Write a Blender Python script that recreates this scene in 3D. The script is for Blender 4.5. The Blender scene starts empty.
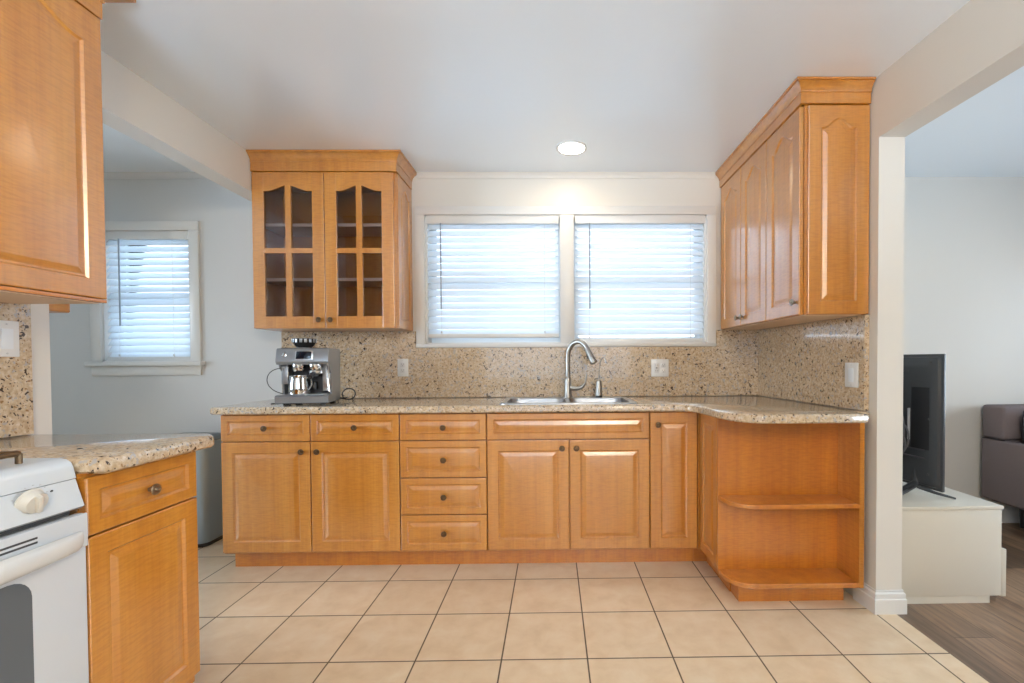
import bpy, bmesh, math, random
from mathutils import Vector, Matrix
from mathutils.geometry import tessellate_polygon
random.seed(7)
SC = bpy.context.scene
COL = SC.collection
PI = math.pi

# ------------------------------------------------------------------ camera
cam_d = bpy.data.cameras.new('camera')
cam = bpy.data.objects.new('camera', cam_d)
COL.objects.link(cam)
SC.camera = cam
F, CX, CY, YAW, PITCH, ROLL, HC = 464.638, 559.3956, 370.1875, 0.0140, -0.0184, -0.0057, 1.15
def cam_axes():
    cy, sy = math.cos(YAW), math.sin(YAW); cp, sp = math.cos(PITCH), math.sin(PITCH)
    f = Vector((sy*cp, cy*cp, sp)); r = Vector((cy, -sy, 0)); u = r.cross(f)
    c, s = math.cos(ROLL), math.sin(ROLL)
    return c*r + s*u, -s*r + c*u, f
_r, _u, _f = cam_axes()
cam.matrix_world = Matrix(((_r.x, _u.x, -_f.x, 0), (_r.y, _u.y, -_f.y, 0), (_r.z, _u.z, -_f.z, HC), (0, 0, 0, 1)))
cam_d.sensor_width = 36
cam_d.lens = F/1024*36
cam_d.shift_x = (512-CX)/1024
cam_d.shift_y = (CY-341.5)/1024
cam_d.clip_start = 0.02

# ------------------------------------------------------------------ world, exposure, daylight
SC.view_settings.view_transform = 'Standard'
SC.view_settings.look = 'None'
SC.view_settings.exposure = 1.10
SC.view_settings.gamma = 1
SC.view_settings.use_curve_mapping = False
SC.cycles.use_denoising = True
SC.cycles.max_bounces = 8
SC.cycles.diffuse_bounces = 5
SC.cycles.glossy_bounces = 4
SC.cycles.transmission_bounces = 8
SC.cycles.transparent_max_bounces = 12
SC.cycles.sample_clamp_indirect = 4
SC.cycles.caustics_reflective = False
SC.cycles.caustics_refractive = False
W = bpy.data.worlds.new('overcast_sky'); SC.world = W; W.use_nodes = True
W.node_tree.nodes['Background'].inputs[0].default_value = (0.80, 0.90, 1.0, 1)
W.node_tree.nodes['Background'].inputs[1].default_value = 1.5

def area(name, loc, rot, sx, sy, power, col, spread=180):
    l = bpy.data.lights.new(name, 'AREA'); l.shape = 'RECTANGLE'
    l.size, l.size_y, l.energy, l.color = sx, sy, power, col
    l.spread = math.radians(spread)
    o = bpy.data.objects.new(name, l); COL.objects.link(o)
    o.location = loc; o.rotation_euler = rot
    return o
DAY = (0.74, 0.88, 1.0)
area('daylight_kitchen_window', (0.095, 3.55, 1.75), (-PI/2, 0, 0), 3.3, 1.7, 27, DAY)
area('daylight_dining_window', (-2.70, 3.55, 1.62), (-PI/2, 0, 0), 1.3, 1.4, 12, DAY)
area('added_rear_daylight', (0.2, -3.9, 0.0), (PI/2+1.15, 0, 0), 4.0, 2.6, 860, (0.62, 0.81, 1.0))  # added; low and aimed up, brightens the ceiling from behind the camera
area('added_living_daylight', (5.45, 1.2, 1.4), (0, PI/2, 0), 1.4, 2.2, 76, (0.76, 0.89, 1.0))  # added: daylight from an unseen window on the living room side
area('added_dining_daylight', (-4.85, 0.8, 1.4), (0, -PI/2, 0), 1.2, 1.6, 90, (0.74, 0.88, 1.0))  # added: daylight from an unseen side window to light the dining room

# ------------------------------------------------------------------ materials
def N(nt, t, **kw):
    n = nt.nodes.new(t)
    for k, v in kw.items(): setattr(n, k, v)
    return n
def mat(name, col=(.8, .8, .8), rough=.5, metal=0, spec=.5, **kw):
    m = bpy.data.materials.new(name); m.use_nodes = True
    b = m.node_tree.nodes['Principled BSDF']
    b.inputs['Base Color'].default_value = (*col, 1)
    b.inputs['Roughness'].default_value = rough
    b.inputs['Metallic'].default_value = metal
    b.inputs['Specular IOR Level'].default_value = spec
    for k, v in kw.items(): b.inputs[k].default_value = v
    return m
def bsdf(m): return m.node_tree.nodes['Principled BSDF']
def coords(nt, scale=(1, 1, 1), loc=(0, 0, 0), rot=(0, 0, 0)):
    tc = N(nt, 'ShaderNodeTexCoord'); mp = N(nt, 'ShaderNodeMapping')
    mp.inputs['Scale'].default_value = scale; mp.inputs['Location'].default_value = loc
    mp.inputs['Rotation'].default_value = rot
    nt.links.new(tc.outputs['Object'], mp.inputs[0]); return mp.outputs[0]
def ramp(nt, fac, stops, interp='LINEAR'):
    r = N(nt, 'ShaderNodeValToRGB'); e = r.color_ramp.elements
    r.color_ramp.interpolation = interp
    while len(e) < len(stops): e.new(0.5)
    for i, (p, c) in enumerate(stops):
        e[i].position = p; e[i].color = (*c, 1)
    nt.links.new(fac, r.inputs[0]); return r.outputs[0]
def noise(nt, vec, scale, detail=3, rough=.5, dist=0):
    n = N(nt, 'ShaderNodeTexNoise'); n.inputs['Scale'].default_value = scale
    n.inputs['Detail'].default_value = detail; n.inputs['Roughness'].default_value = rough
    n.inputs['Distortion'].default_value = dist
    nt.links.new(vec, n.inputs['Vector']); return n.outputs['Fac']
def mix(nt, a, b, fac, blend='MIX'):
    m = N(nt, 'ShaderNodeMix', data_type='RGBA', blend_type=blend)
    for s, v in ((6, a), (7, b), (0, fac)):
        if isinstance(v, (int, float)): m.inputs[s].default_value = v
        elif isinstance(v, tuple): m.inputs[s].default_value = (*v, 1)
        else: nt.links.new(v, m.inputs[s])
    return m.outputs[2]
def bump(m, h, strength=.2, dist=.002):
    nt = m.node_tree; b = N(nt, 'ShaderNodeBump'); b.inputs['Strength'].default_value = strength
    b.inputs['Distance'].default_value = dist
    nt.links.new(h, b.inputs['Height']); nt.links.new(b.outputs[0], bsdf(m).inputs['Normal'])

def wood_mat(name, c1, c2, c3, rough=.34):
    m = mat(name, c2, rough, spec=.5, **{'Coat Weight': .9, 'Coat Roughness': .25, 'Coat IOR': 2.05}); nt = m.node_tree
    v = coords(nt, (9, 9, .7)); big = noise(nt, v, 1.6, 3, .5, .4)
    v2 = coords(nt, (22, 22, 150)); rip = noise(nt, v2, 1.0, 2, .5, .2)
    v3 = coords(nt, (90, 90, 2.5)); gr = noise(nt, v3, 1.0, 2, .5)
    base = ramp(nt, big, [(.28, c1), (.5, c2), (.74, c3)])
    rr = ramp(nt, rip, [(.38, (.88, .84, .79)), (.56, (1.03, 1.03, 1.03))])
    g2 = ramp(nt, gr, [(.35, (.93, .91, .88)), (.6, (1.02, 1.02, 1.02))])
    a = mix(nt, base, rr, .75, 'MULTIPLY'); a = mix(nt, a, g2, .8, 'MULTIPLY')
    nt.links.new(a, bsdf(m).inputs['Base Color'])
    bump(m, rip, .06, .001)
    return m
M_WOOD = wood_mat('figured_honey_maple', (.44, .155, .011), (.515, .196, .017), (.57, .238, .029))
M_WOODIN = wood_mat('figured_maple_inner_shelf', (.45, .135, .003), (.52, .166, .004), (.57, .195, .007), .42)
M_WOODDK = mat('shadowy_cabinet_lining', (.30, .20, .15), .6)
M_SHELF = mat('pale_shelf_edge', (.74, .56, .40), .5)

def granite_mat(name, rough=.14):
    m = mat(name, (.5, .4, .3), rough, spec=.5, **{'Coat Weight': .5, 'Coat Roughness': .04}); nt = m.node_tree
    def n(loc, sc, det, lo, hi, rg=.55, dist=0):
        return ramp(nt, noise(nt, coords(nt, loc=loc), sc, det, rg, dist), [(lo, (0, 0, 0)), (hi, (1, 1, 1))])
    base = ramp(nt, noise(nt, coords(nt), 70, 5, .6), [(.34, (.42, .30, .185)), (.48, (.53, .40, .265)), (.60, (.60, .48, .345)), (.74, (.70, .61, .49))])
    a = mix(nt, base, (.40, .37, .34), n((3, 1, 7), 50, 3, .60, .64))
    a = mix(nt, a, (.30, .17, .075), n((9, 4, 3), 80, 2, .64, .665))
    a = mix(nt, a, (.055, .035, .026), n((5, 2, 1), 58, 2, .645, .66, .5, .6))
    a = mix(nt, a, (.05, .035, .03), n((2, 8, 4), 110, 1, .68, .70))
    nt.links.new(a, bsdf(m).inputs['Base Color'])
    return m
M_GRAN = granite_mat('speckled_tan_granite')

def tile_mat():
    m = mat('cream_ceramic_floor_tile', (.7, .55, .38), .3); nt = m.node_tree
    tc = N(nt, 'ShaderNodeTexCoord'); sp = N(nt, 'ShaderNodeSeparateXYZ'); nt.links.new(tc.outputs['Object'], sp.inputs[0])
    T = .3323
    def axis(sock, off):
        a = N(nt, 'ShaderNodeMath', operation='SUBTRACT'); nt.links.new(sock, a.inputs[0]); a.inputs[1].default_value = off
        d = N(nt, 'ShaderNodeMath', operation='DIVIDE'); nt.links.new(a.outputs[0], d.inputs[0]); d.inputs[1].default_value = T
        fl = N(nt, 'ShaderNodeMath', operation='FLOOR'); nt.links.new(d.outputs[0], fl.inputs[0])
        pp = N(nt, 'ShaderNodeMath', operation='PINGPONG'); nt.links.new(d.outputs[0], pp.inputs[0]); pp.inputs[1].default_value = .5
        return pp.outputs[0], fl.outputs[0]
    px, ix = axis(sp.outputs[0], -1.8665); py, iy = axis(sp.outputs[1], 2.7728)
    mn = N(nt, 'ShaderNodeMath', operation='MINIMUM'); nt.links.new(px, mn.inputs[0]); nt.links.new(py, mn.inputs[1])
    g = ramp(nt, mn.outputs[0], [(.0068, (0, 0, 0)), (.0100, (1, 1, 1))])
    cb = N(nt, 'ShaderNodeCombineXYZ'); nt.links.new(ix, cb.inputs[0]); nt.links.new(iy, cb.inputs[1])
    wn = N(nt, 'ShaderNodeTexWhiteNoise', noise_dimensions='3D'); nt.links.new(cb.outputs[0], wn.inputs[0])
    tint = ramp(nt, wn.outputs['Value'], [(0, (.95, .94, .92)), (1, (1.03, 1.03, 1.03))])
    mott = ramp(nt, noise(nt, coords(nt), 9, 5, .6, .3), [(.3, (.67, .51, .335)), (.5, (.73, .575, .395)), (.72, (.77, .64, .47))])
    a = mix(nt, mott, tint, 1.0, 'MULTIPLY')
    a = mix(nt, (.10, .065, .04), a, g)
    nt.links.new(a, bsdf(m).inputs['Base Color'])
    rr = N(nt, 'ShaderNodeMapRange'); nt.links.new(g, rr.inputs[0]); rr.inputs[3].default_value = .8; rr.inputs[4].default_value = .3
    nt.links.new(rr.outputs[0], bsdf(m).inputs['Roughness'])
    bump(m, g, .5, .002)
    return m
def plank_mat():
    m = mat('grey_brown_plank_floor', (.2, .13, .09), .4); nt = m.node_tree
    v = coords(nt, (1, 1, 1), rot=(0, 0, PI/2))
    br = N(nt, 'ShaderNodeTexBrick'); nt.links.new(v, br.inputs['Vector'])
    br.inputs['Scale'].default_value = 1; br.inputs['Brick Width'].default_value = 1.25; br.inputs['Row Height'].default_value = .165
    br.inputs['Mortar Size'].default_value = .0012; br.inputs['Bias'].default_value = 0
    br.inputs['Color1'].default_value = (.35, .225, .142, 1); br.inputs['Color2'].default_value = (.13, .088, .062, 1)
    br.inputs['Mortar'].default_value = (.05, .035, .025, 1)
    gr = ramp(nt, noise(nt, coords(nt, (34, 2.2, 1)), 1, 6, .65, .6), [(.3, (.50, .48, .48)), (.5, (1, 1, 1)), (.70, (1.45, 1.34, 1.22))])
    kn = ramp(nt, noise(nt, coords(nt, (9, 3.2, 1), loc=(3, 3, 0)), 1, 3, .5), [(.32, (.55, .52, .52)), (.44, (1, 1, 1))])
    a = mix(nt, br.outputs[0], gr, .9, 'MULTIPLY'); a = mix(nt, a, kn, .8, 'MULTIPLY')
    nt.links.new(a, bsdf(m).inputs['Base Color'])
    return m
def paint(name, col, rough=.5, bs=.05):
    m = mat(name, col, rough, spec=.35); nt = m.node_tree
    bump(m, noise(nt, coords(nt), 60, 3, .6), bs, .002); return m
M_TILE = tile_mat(); M_PLANK = plank_mat()
M_WALL = paint('warm_white_wall_paint', (.68, .65, .60), .38)
M_WALLB = paint('pale_grey_wall_paint', (.60, .60, .595), .45)
M_CEIL = paint('semi_gloss_white_ceiling_paint', (.80, .87, .94), .30, .06)  # blue of the window light is put into this white paint's colour
for k_, v_ in (('Coat Weight', 1.0), ('Coat Roughness', .28), ('Coat IOR', 1.65)): bsdf(M_CEIL).inputs[k_].default_value = v_
M_TRIM = mat('white_trim_paint', (.69, .685, .67), .32)
M_WHITE = mat('white_plastic', (.72, .72, .71), .3)
M_SLOT = mat('dark_plastic_slot', (.05, .05, .05), .5)
M_VINYL = mat('white_vinyl_sash', (.75, .80, .84), .35)
M_ENAMEL = mat('white_enamel', (.60, .63, .655), .16)
M_ENAMEL2 = mat('cream_plastic_knob', (.62, .58, .51), .3)
M_OVENGL = mat('grey_oven_glass', (.10, .115, .13), .08)
M_BRONZE = mat('antique_bronze', (.16, .10, .055), .34, .9)
M_BRONZE_L = mat('aged_nickel_knob', (.30, .24, .17), .30, .9)
M_STEEL = mat('brushed_stainless_steel', (.60, .60, .60), .28, 1)
M_STEELD = mat('sink_bowl_steel', (.34, .34, .35), .38, 1)
M_NICKEL = mat('brushed_nickel_faucet', (.34, .33, .31), .33, 1)
M_CHROME = mat('chrome', (.75, .75, .76), .08, 1)
M_BLACK = mat('black_plastic', (.018, .018, .02), .35)
M_BLACKG = mat('glossy_black_screen', (.006, .010, .018), .06)
M_TVB = mat('black_tv_shell', (.040, .043, .048), .38)
M_TVR = mat('grey_tv_recess', (.06, .056, .066), .5)
M_GREYST = mat('grey_brushed_shell', (.37, .39, .42), .33, .75)
M_CAN = mat('blue_grey_steel_can', (.36, .46, .54), .35, .5)
M_CORD = mat('black_rubber_cord', (.02, .02, .022), .5)
M_STAND = mat('off_white_lacquer', (.62, .575, .49), .32)
M_SLAT = mat('white_blind_slat', (.86, .90, .93), .4)
def add_translucent():
    nt = M_SLAT.node_tree; out = nt.nodes['Material Output']; b = bsdf(M_SLAT)
    t = N(nt, 'ShaderNodeBsdfTranslucent'); t.inputs[0].default_value = (.82, .90, .97, 1)
    mx = N(nt, 'ShaderNodeMixShader'); mx.inputs[0].default_value = .40
    nt.links.new(b.outputs[0], mx.inputs[1]); nt.links.new(t.outputs[0], mx.inputs[2]); nt.links.new(mx.outputs[0], out.inputs[0])
add_translucent()
def glass_mat(name, tint, refl=.08):
    m = bpy.data.materials.new(name); m.use_nodes = True; nt = m.node_tree; nt.nodes.clear()
    out = N(nt, 'ShaderNodeOutputMaterial'); t = N(nt, 'ShaderNodeBsdfTransparent'); t.inputs[0].default_value = (*tint, 1)
    g = N(nt, 'ShaderNodeBsdfGlossy'); g.inputs['Roughness'].default_value = .02
    fr = N(nt, 'ShaderNodeFresnel'); fr.inputs[0].default_value = 1.5
    mx = N(nt, 'ShaderNodeMixShader'); nt.links.new(fr.outputs[0], mx.inputs[0])
    nt.links.new(t.outputs[0], mx.inputs[1]); nt.links.new(g.outputs[0], mx.inputs[2]); nt.links.new(mx.outputs[0], out.inputs[0])
    return m
M_PANE = glass_mat('clear_window_pane', (.97, .985, 1))
M_CABGL = glass_mat('smoky_cabinet_glass', (.86, .86, .90))
def fabric(name, col):
    m = mat(name, col, .9, spec=.2); nt = m.node_tree
    f = noise(nt, coords(nt), 260, 2, .7)
    a = mix(nt, tuple(c*.75 for c in col), tuple(min(1, c*1.25) for c in col), f)
    nt.links.new(a, bsdf(m).inputs['Base Color']); bump(m, f, .4, .002); return m
M_SOFA = fabric('mauve_grey_upholstery', (.21, .175, .18)); M_PILLOW = fabric('charcoal_cushion_cloth', (.065, .062, .07))
M_LAMP = bpy.data.materials.new('lit_lamp_lens'); M_LAMP.use_nodes = True
bsdf(M_LAMP).inputs['Emission Color'].default_value = (1, .90, .74, 1); bsdf(M_LAMP).inputs['Emission Strength'].default_value = 8

# ------------------------------------------------------------------ mesh helpers
class MB:
    def __init__(self): self.v = []; self.f = []; self.s = []
    def add(self, verts, faces, smooth=False, M=None):
        n = len(self.v)
        self.v += [(M @ Vector(p)) if M else Vector(p) for p in verts]
        self.f += [tuple(n+i for i in f) for f in faces]; self.s += [smooth]*len(faces); return self
    def bm(self, b, smooth=False, M=None):
        b.verts.ensure_lookup_table(); b.verts.index_update()
        self.add([v.co.copy() for v in b.verts], [[v.index for v in f.verts] for f in b.faces], smooth, M); b.free(); return self
    def box(self, x0, x1, y0, y1, z0, z1, bev=0, seg=2, M=None):
        b = bmesh.new(); bmesh.ops.create_cube(b, size=1)
        for v in b.verts: v.co = Vector(((x0+x1)/2+v.co.x*(x1-x0), (y0+y1)/2+v.co.y*(y1-y0), (z0+z1)/2+v.co.z*(z1-z0)))
        if bev: bmesh.ops.bevel(b, geom=b.edges[:], offset=bev, segments=seg, affect='EDGES', profile=.5)
        return self.bm(b, False, M)
    def loops(self, L, closed=True, cap0=True, cap1=True, smooth=False, M=None):
        n = len(L[0]); vs = [p for l in L for p in l]; fs = []
        for i in range(len(L)-1):
            for j in range(n if closed else n-1):
                k = (j+1) % n; fs.append((i*n+j, i*n+k, (i+1)*n+k, (i+1)*n+j))
        if cap0: fs.append(tuple(range(n))[::-1])
        if cap1: fs.append(tuple((len(L)-1)*n+j for j in range(n)))
        return self.add(vs, fs, smooth, M)
    def prism(self, pts, z0, z1, M=None):
        return self.loops([[(x, y, z0) for x, y in pts], [(x, y, z1) for x, y in pts]], M=M)
    def lathe(self, prof, n=24, M=None, smooth=True, cap=True):
        L = [[(r*math.cos(2*PI*i/n), r*math.sin(2*PI*i/n), z) for i in range(n)] for r, z in prof]
        return self.loops(L, cap0=cap, cap1=cap, smooth=smooth, M=M)
    def tube(self, path, r, n=10, M=None, cap=True):
        P = [Vector(p) for p in path]; R_ = r if isinstance(r, (list, tuple)) else [r]*len(P)
        L = []; up = None
        for i, p in enumerate(P):
            d = (P[min(i+1, len(P)-1)]-P[max(i-1, 0)]).normalized()
            if up is None:
                up = d.orthogonal().normalized()
            up = (up - d*up.dot(d)).normalized(); s = d.cross(up)
            L.append([p+(up*math.cos(2*PI*k/n)+s*math.sin(2*PI*k/n))*R_[i] for k in range(n)])
        return self.loops(L, cap0=cap, cap1=cap, smooth=True, M=M)

def offset(poly, d):           # poly CCW; d>0 shrinks
    n = len(poly); out = []
    for i in range(n):
        p0, p1, p2 = Vector(poly[i-1]), Vector(poly[i]), Vector(poly[(i+1) % n])
        a = (p1-p0).normalized(); b = (p2-p1).normalized()
        na = Vector((-a.y, a.x)); nb = Vector((-b.y, b.x)); m = (na+nb)
        m = m/max(.3, (1+na.dot(nb)))
        out.append(tuple(p1+m*d))
    return out
def slab(mb, outline, z0, z1, holes=(), prof=((0, .006), (.006, 0), (-.014, 0), (-.005, .003), (0, .010))):
    L = []
    for i, (dz, dd) in enumerate(prof):
        z = z0+dz if i < 2 else z1+dz
        L.append([(x, y, z) for x, y in offset(outline, dd)])
    mb.loops(L, cap0=not holes, cap1=False, smooth=False)
    top = [[Vector(p) for p in L[-1]]]+[[Vector((x, y, z1)) for x, y in h] for h in holes]
    flat = [p for l in top for p in l]
    tris = tessellate_polygon(top)
    mb.add(flat, [tuple(t) for t in tris])
    for h in holes: mb.loops([[(x, y, z1) for x, y in h], [(x, y, z0) for x, y in h]], cap0=False, cap1=False)
    return mb
def rrect(x0, x1, y0, y1, r, n=5):
    o = []
    for cx, cy, a in ((x1-r, y0+r, -PI/2), (x1-r, y1-r, 0), (x0+r, y1-r, PI/2), (x0+r, y0+r, PI)):
        for i in range(n+1):
            t = a+PI/2*i/n; o.append((cx+r*math.cos(t), cy+r*math.sin(t)))
    return o

WM = {}
def link(o, parent, M):
    COL.objects.link(o)
    if parent is not None:
        o.parent = parent; o.matrix_local = WM[parent.name].inverted() @ M
    else: o.matrix_world = M
    WM[o.name] = M
def obj(name, mb, m, parent=None, M=None, kind=None, smooth_angle=40):
    M = M or Matrix()
    vs = [M @ v for v in mb.v]
    lo = [min(v[i] for v in vs) for i in range(3)]; hi = [max(v[i] for v in vs) for i in range(3)]
    O = Vector(((lo[0]+hi[0])/2, (lo[1]+hi[1])/2, lo[2]))
    if kind == 'world0': O = Vector((0, 0, 0))
    me = bpy.data.meshes.new(name); me.from_pydata([tuple(v-O) for v in vs], [], mb.f)
    b = bmesh.new(); b.from_mesh(me); bmesh.ops.remove_doubles(b, verts=b.verts, dist=1e-6); bmesh.ops.recalc_face_normals(b, faces=b.faces)
    for f in b.faces: f.smooth = True
    ang = math.radians(smooth_angle)
    for e in b.edges:
        e.smooth = (len(e.link_faces) == 2 and e.calc_face_angle(0) < ang)
    b.to_mesh(me); b.free()
    me.materials.append(m)
    o = bpy.data.objects.new(name, me); link(o, parent, Matrix.Translation(O)); return o
def thing(name, label, cat, loc, group=None, rz=0):
    o = bpy.data.objects.new(name, None); o.empty_display_size = .1
    link(o, None, Matrix.Translation(loc) @ Matrix.Rotation(rz, 4, 'Z')); o['label'] = label; o['category'] = cat
    if group: o['group'] = group
    return o
def tag(o, label, cat, group=None):
    o['label'] = label; o['category'] = cat
    if group: o['group'] = group
    return o
def struct(name, mb, m, parent=None, kind=None):
    o = obj(name, mb, m, parent, kind=kind)
    if parent is None: o['kind'] = 'structure'
    return o
def T(x, y, z, rz=0): return Matrix.Translation((x, y, z)) @ Matrix.Rotation(rz, 4, 'Z')
FACE_N = 0            # door faces -Y (towards the camera)
FACE_W = -PI/2        # door faces -X ; local +x runs towards -Y
FACE_E = PI/2         # door faces +X ; local +x runs towards +Y

# ------------------------------------------------------------------ dimensions
YB, YL, ZC = 3.145, 3.21, 2.416
X0, X1, YR = -4.6, 5.2, -2.4
XL = -1.81
def wx(y): return 1.41+.0465*(YB-y)
TILE_X = 1.545

# ------------------------------------------------------------------ the setting
struct('floor_tile', MB().box(X0, TILE_X, YR, YB+.15, -.06, 0), M_TILE, kind='world0')['kind'] = 'structure'
bpy.data.objects['floor_tile'].name = 'floor'
struct('floor_wood', MB().box(TILE_X, X1, YR, YL+.15, -.06, 0), M_PLANK, kind='world0')
struct('ceiling', MB().box(X0, X1, YR, YL+.15, ZC, ZC+.1), M_CEIL)

def wall_y(name, x0, x1, y0, y1, z0, z1, holes, m):
    mb = MB(); xs = x0
    for (a, b, c, d) in sorted(holes):
        mb.box(xs, a, y0, y1, z0, z1); mb.box(a, b, y0, y1, z0, c); mb.box(a, b, y0, y1, d, z1); xs = b
    mb.box(xs, x1, y0, y1, z0, z1); return struct(name, mb, m)
def wall_x(name, x0, x1, y0, y1, z0, z1, holes, m):
    mb = MB(); ys = y0
    for (a, b, c, d) in sorted(holes):
        mb.box(x0, x1, ys, a, z0, z1); mb.box(x0, x1, a, b, z0, c); mb.box(x0, x1, a, b, d, z1); ys = b
    mb.box(x0, x1, ys, y1, z0, z1); return struct(name, mb, m)
KW = (-.853, 1.042, 1.270, 2.135)      # kitchen window opening
DW = (-3.00, -2.412, 1.165, 2.035)     # dining window opening
wall_y('wall_back_kitchen', -1.809, 1.50, YB, YB+.15, 0, ZC, [KW], M_WALL)
wall_y('wall_back_dining', X0, -1.809, YB, YB+.15, 0, ZC, [DW], M_WALLB)
wall_y('wall_back_living', 1.50, X1, YL, YL+.15, 0, ZC, [], M_WALL)
wall_y('wall_rear', X0, X1, YR-.15, YR, 0, ZC, [(-1.3, 1.5, .78, 2.15)], M_WALL)  # raised sill keeps the added rear light off the base cabinets
wall_x('wall_far_left', X0-.15, X0, YR, YB, 0, ZC, [(0, 1.6, .8, 2.05)], M_WALLB)
wall_x('wall_far_right', X1, X1+.15, YR, YL, 0, ZC, [(.1, 2.3, .7, 2.1)], M_WALL)
# stub wall and header between kitchen and living room (runs very slightly out of square)
YE = 2.07; TH = .118
mb = MB()
mb.prism([(wx(YE), YE), (wx(YE)+TH, YE), (wx(YL)+TH, YL), (wx(YL), YL)], 0, ZC)
mb.prism([(wx(YR), YR), (wx(YR)+TH, YR), (wx(YE)+TH, YE), (wx(YE), YE)], 2.143, ZC)
mb.prism([(wx(YR), YR), (wx(YR)+TH, YR), (wx(-1.7)+TH, -1.7), (wx(-1.7), -1.7)], 0, 2.143)
struct('wall_right', mb, M_WALL)
# wall behind the range and header over the opening to the dining room
mb = MB().box(XL-.12, XL, YR, 1.70, 0, ZC).box(XL-.115, XL, 1.70, YB, 2.185, ZC)
struct('wall_left', mb, M_WALL)

def base_profile(path, h=.10, d=.014, m=M_TRIM, name='baseboard_right', parent=None):
    # path: list of (x,y); the room lies to the left-hand side of travel
    prof = [(0, 0), (d, 0), (d, h*.62), (d*.75, h*.66), (d*.75, h*.86), (d*.35, h*.92), (d*.35, h), (0, h)]
    mb = MB(); P = [Vector(p) for p in path]; L = []
    for i, p in enumerate(P):
        if 0 < i < len(P)-1:
            a = (p-P[i-1]).normalized(); b = (P[i+1]-p).normalized()
        else:
            a = b = (P[min(i+1, len(P)-1)]-P[max(i-1, 0)]).normalized()
        na = Vector((-a.y, a.x)); nb = Vector((-b.y, b.x)); mm = (na+nb)/(1+na.dot(nb))
        L.append([(p.x+mm.x*q, p.y+mm.y*q, z) for q, z in prof])
    mb.loops(L); return struct(name, mb, m, parent)
# around the end of the stub wall
def skirt(path, **k): return base_profile(path, **k)
skirt([(wx(2.20), 2.20), (wx(YE), YE), (wx(YE)+TH, YE), (wx(YL-.02)+TH, YL-.02)], name='baseboard_right', d=-.0145, h=.105)
skirt([(wx(YL)+TH+.02, YL), (X1, YL)], name='baseboard_back_living', d=-.014, h=.11)
skirt([(X0, YB), (-1.80, YB)], name='baseboard_back_dining', d=-.014, h=.10)
# little cove where the back wall meets the ceiling
mb = MB(); pr = [(0, 0), (-.022, 0), (-.016, -.010), (-.006, -.022), (-.005, -.034), (0, -.036)]
mb.loops([[(x, YB+a, ZC+b) for a, b in pr] for x in (-.90, 1.10)])
struct('trim_1', mb, M_WALL)
mb = MB(); mb.loops([[(x, YB+a, ZC+b) for a, b in pr] for x in (X0, XL-.115)]); struct('trim_2', mb, M_WALLB)

# ------------------------------------------------------------------ windows (structure) with blinds hanging in them
def sash_window(name, x0, x1, z0, z1, mull, trim, sill, yb=YB, mt=M_TRIM):
    mb = MB(); t = trim
    for a, b, c, d in ((x0-t, x0, z0-.0, z1), (x1, x1+t, z0-.0, z1), (x0-t, x1+t, z1, z1+t*.9)):
        mb.box(a, b, yb-.018, yb+.005, c, d, .003)
    for a, b in ((x0, x0+.012), (x1-.012, x1)): mb.box(a, b, yb, yb+.15, z0, z1)
    mb.box(x0, x1, yb, yb+.15, z1-.012, z1); mb.box(x0, x1, yb, yb+.15, z0, z0+.012)
    bays = [(x0+.012, x1-.012)]
    if mull:
        mb.box(mull[0], mull[1], yb-.014, yb+.15, z0, z1, .002)
        bays = [(x0+.012, mull[0]), (mull[1], x1-.012)]
    w = struct(name, mb, mt)
    if sill: obj('window_sill', MB().box(x0-t-.02, x1+t+.02, yb-.045, yb+.02, z0-.028, z0+.002, .005).box(x0-t, x1+t, yb-.016, yb, z0-.09, z0-.028, .003), mt, w)
    else: obj('window_sill', MB().box(x0-t, x1+t, yb-.024, yb+.01, z0-.022, z0+.002, .003), mt, w)
    zm = (z0+z1)/2
    for a, b in bays:
        s = MB(); y = yb+.10
        for (c, d, dy) in ((z0+.012, zm+.018, 0), (zm-.018, z1-.012, .028)):
            s.box(a, a+.035, y+dy, y+dy+.026, c, d).box(b-.035, b, y+dy, y+dy+.026, c, d)
            s.box(a+.035, b-.035, y+dy, y+dy+.026, c, c+.036).box(a+.035, b-.035, y+dy, y+dy+.026, d-.036, d)
        so = obj('window_sash', s, M_VINYL, w)
        g = MB().box(a+.03, b-.03, y+.011, y+.015, z0+.04, zm).box(a+.03, b-.03, y+.039, y+.043, zm, z1-.04)
        obj('window_pane', g, M_PANE, so)
    return w
sash_window('window_1', *KW, (.052, .146), .062, False)
sash_window('window_2', *DW, None, .066, True)

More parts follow.
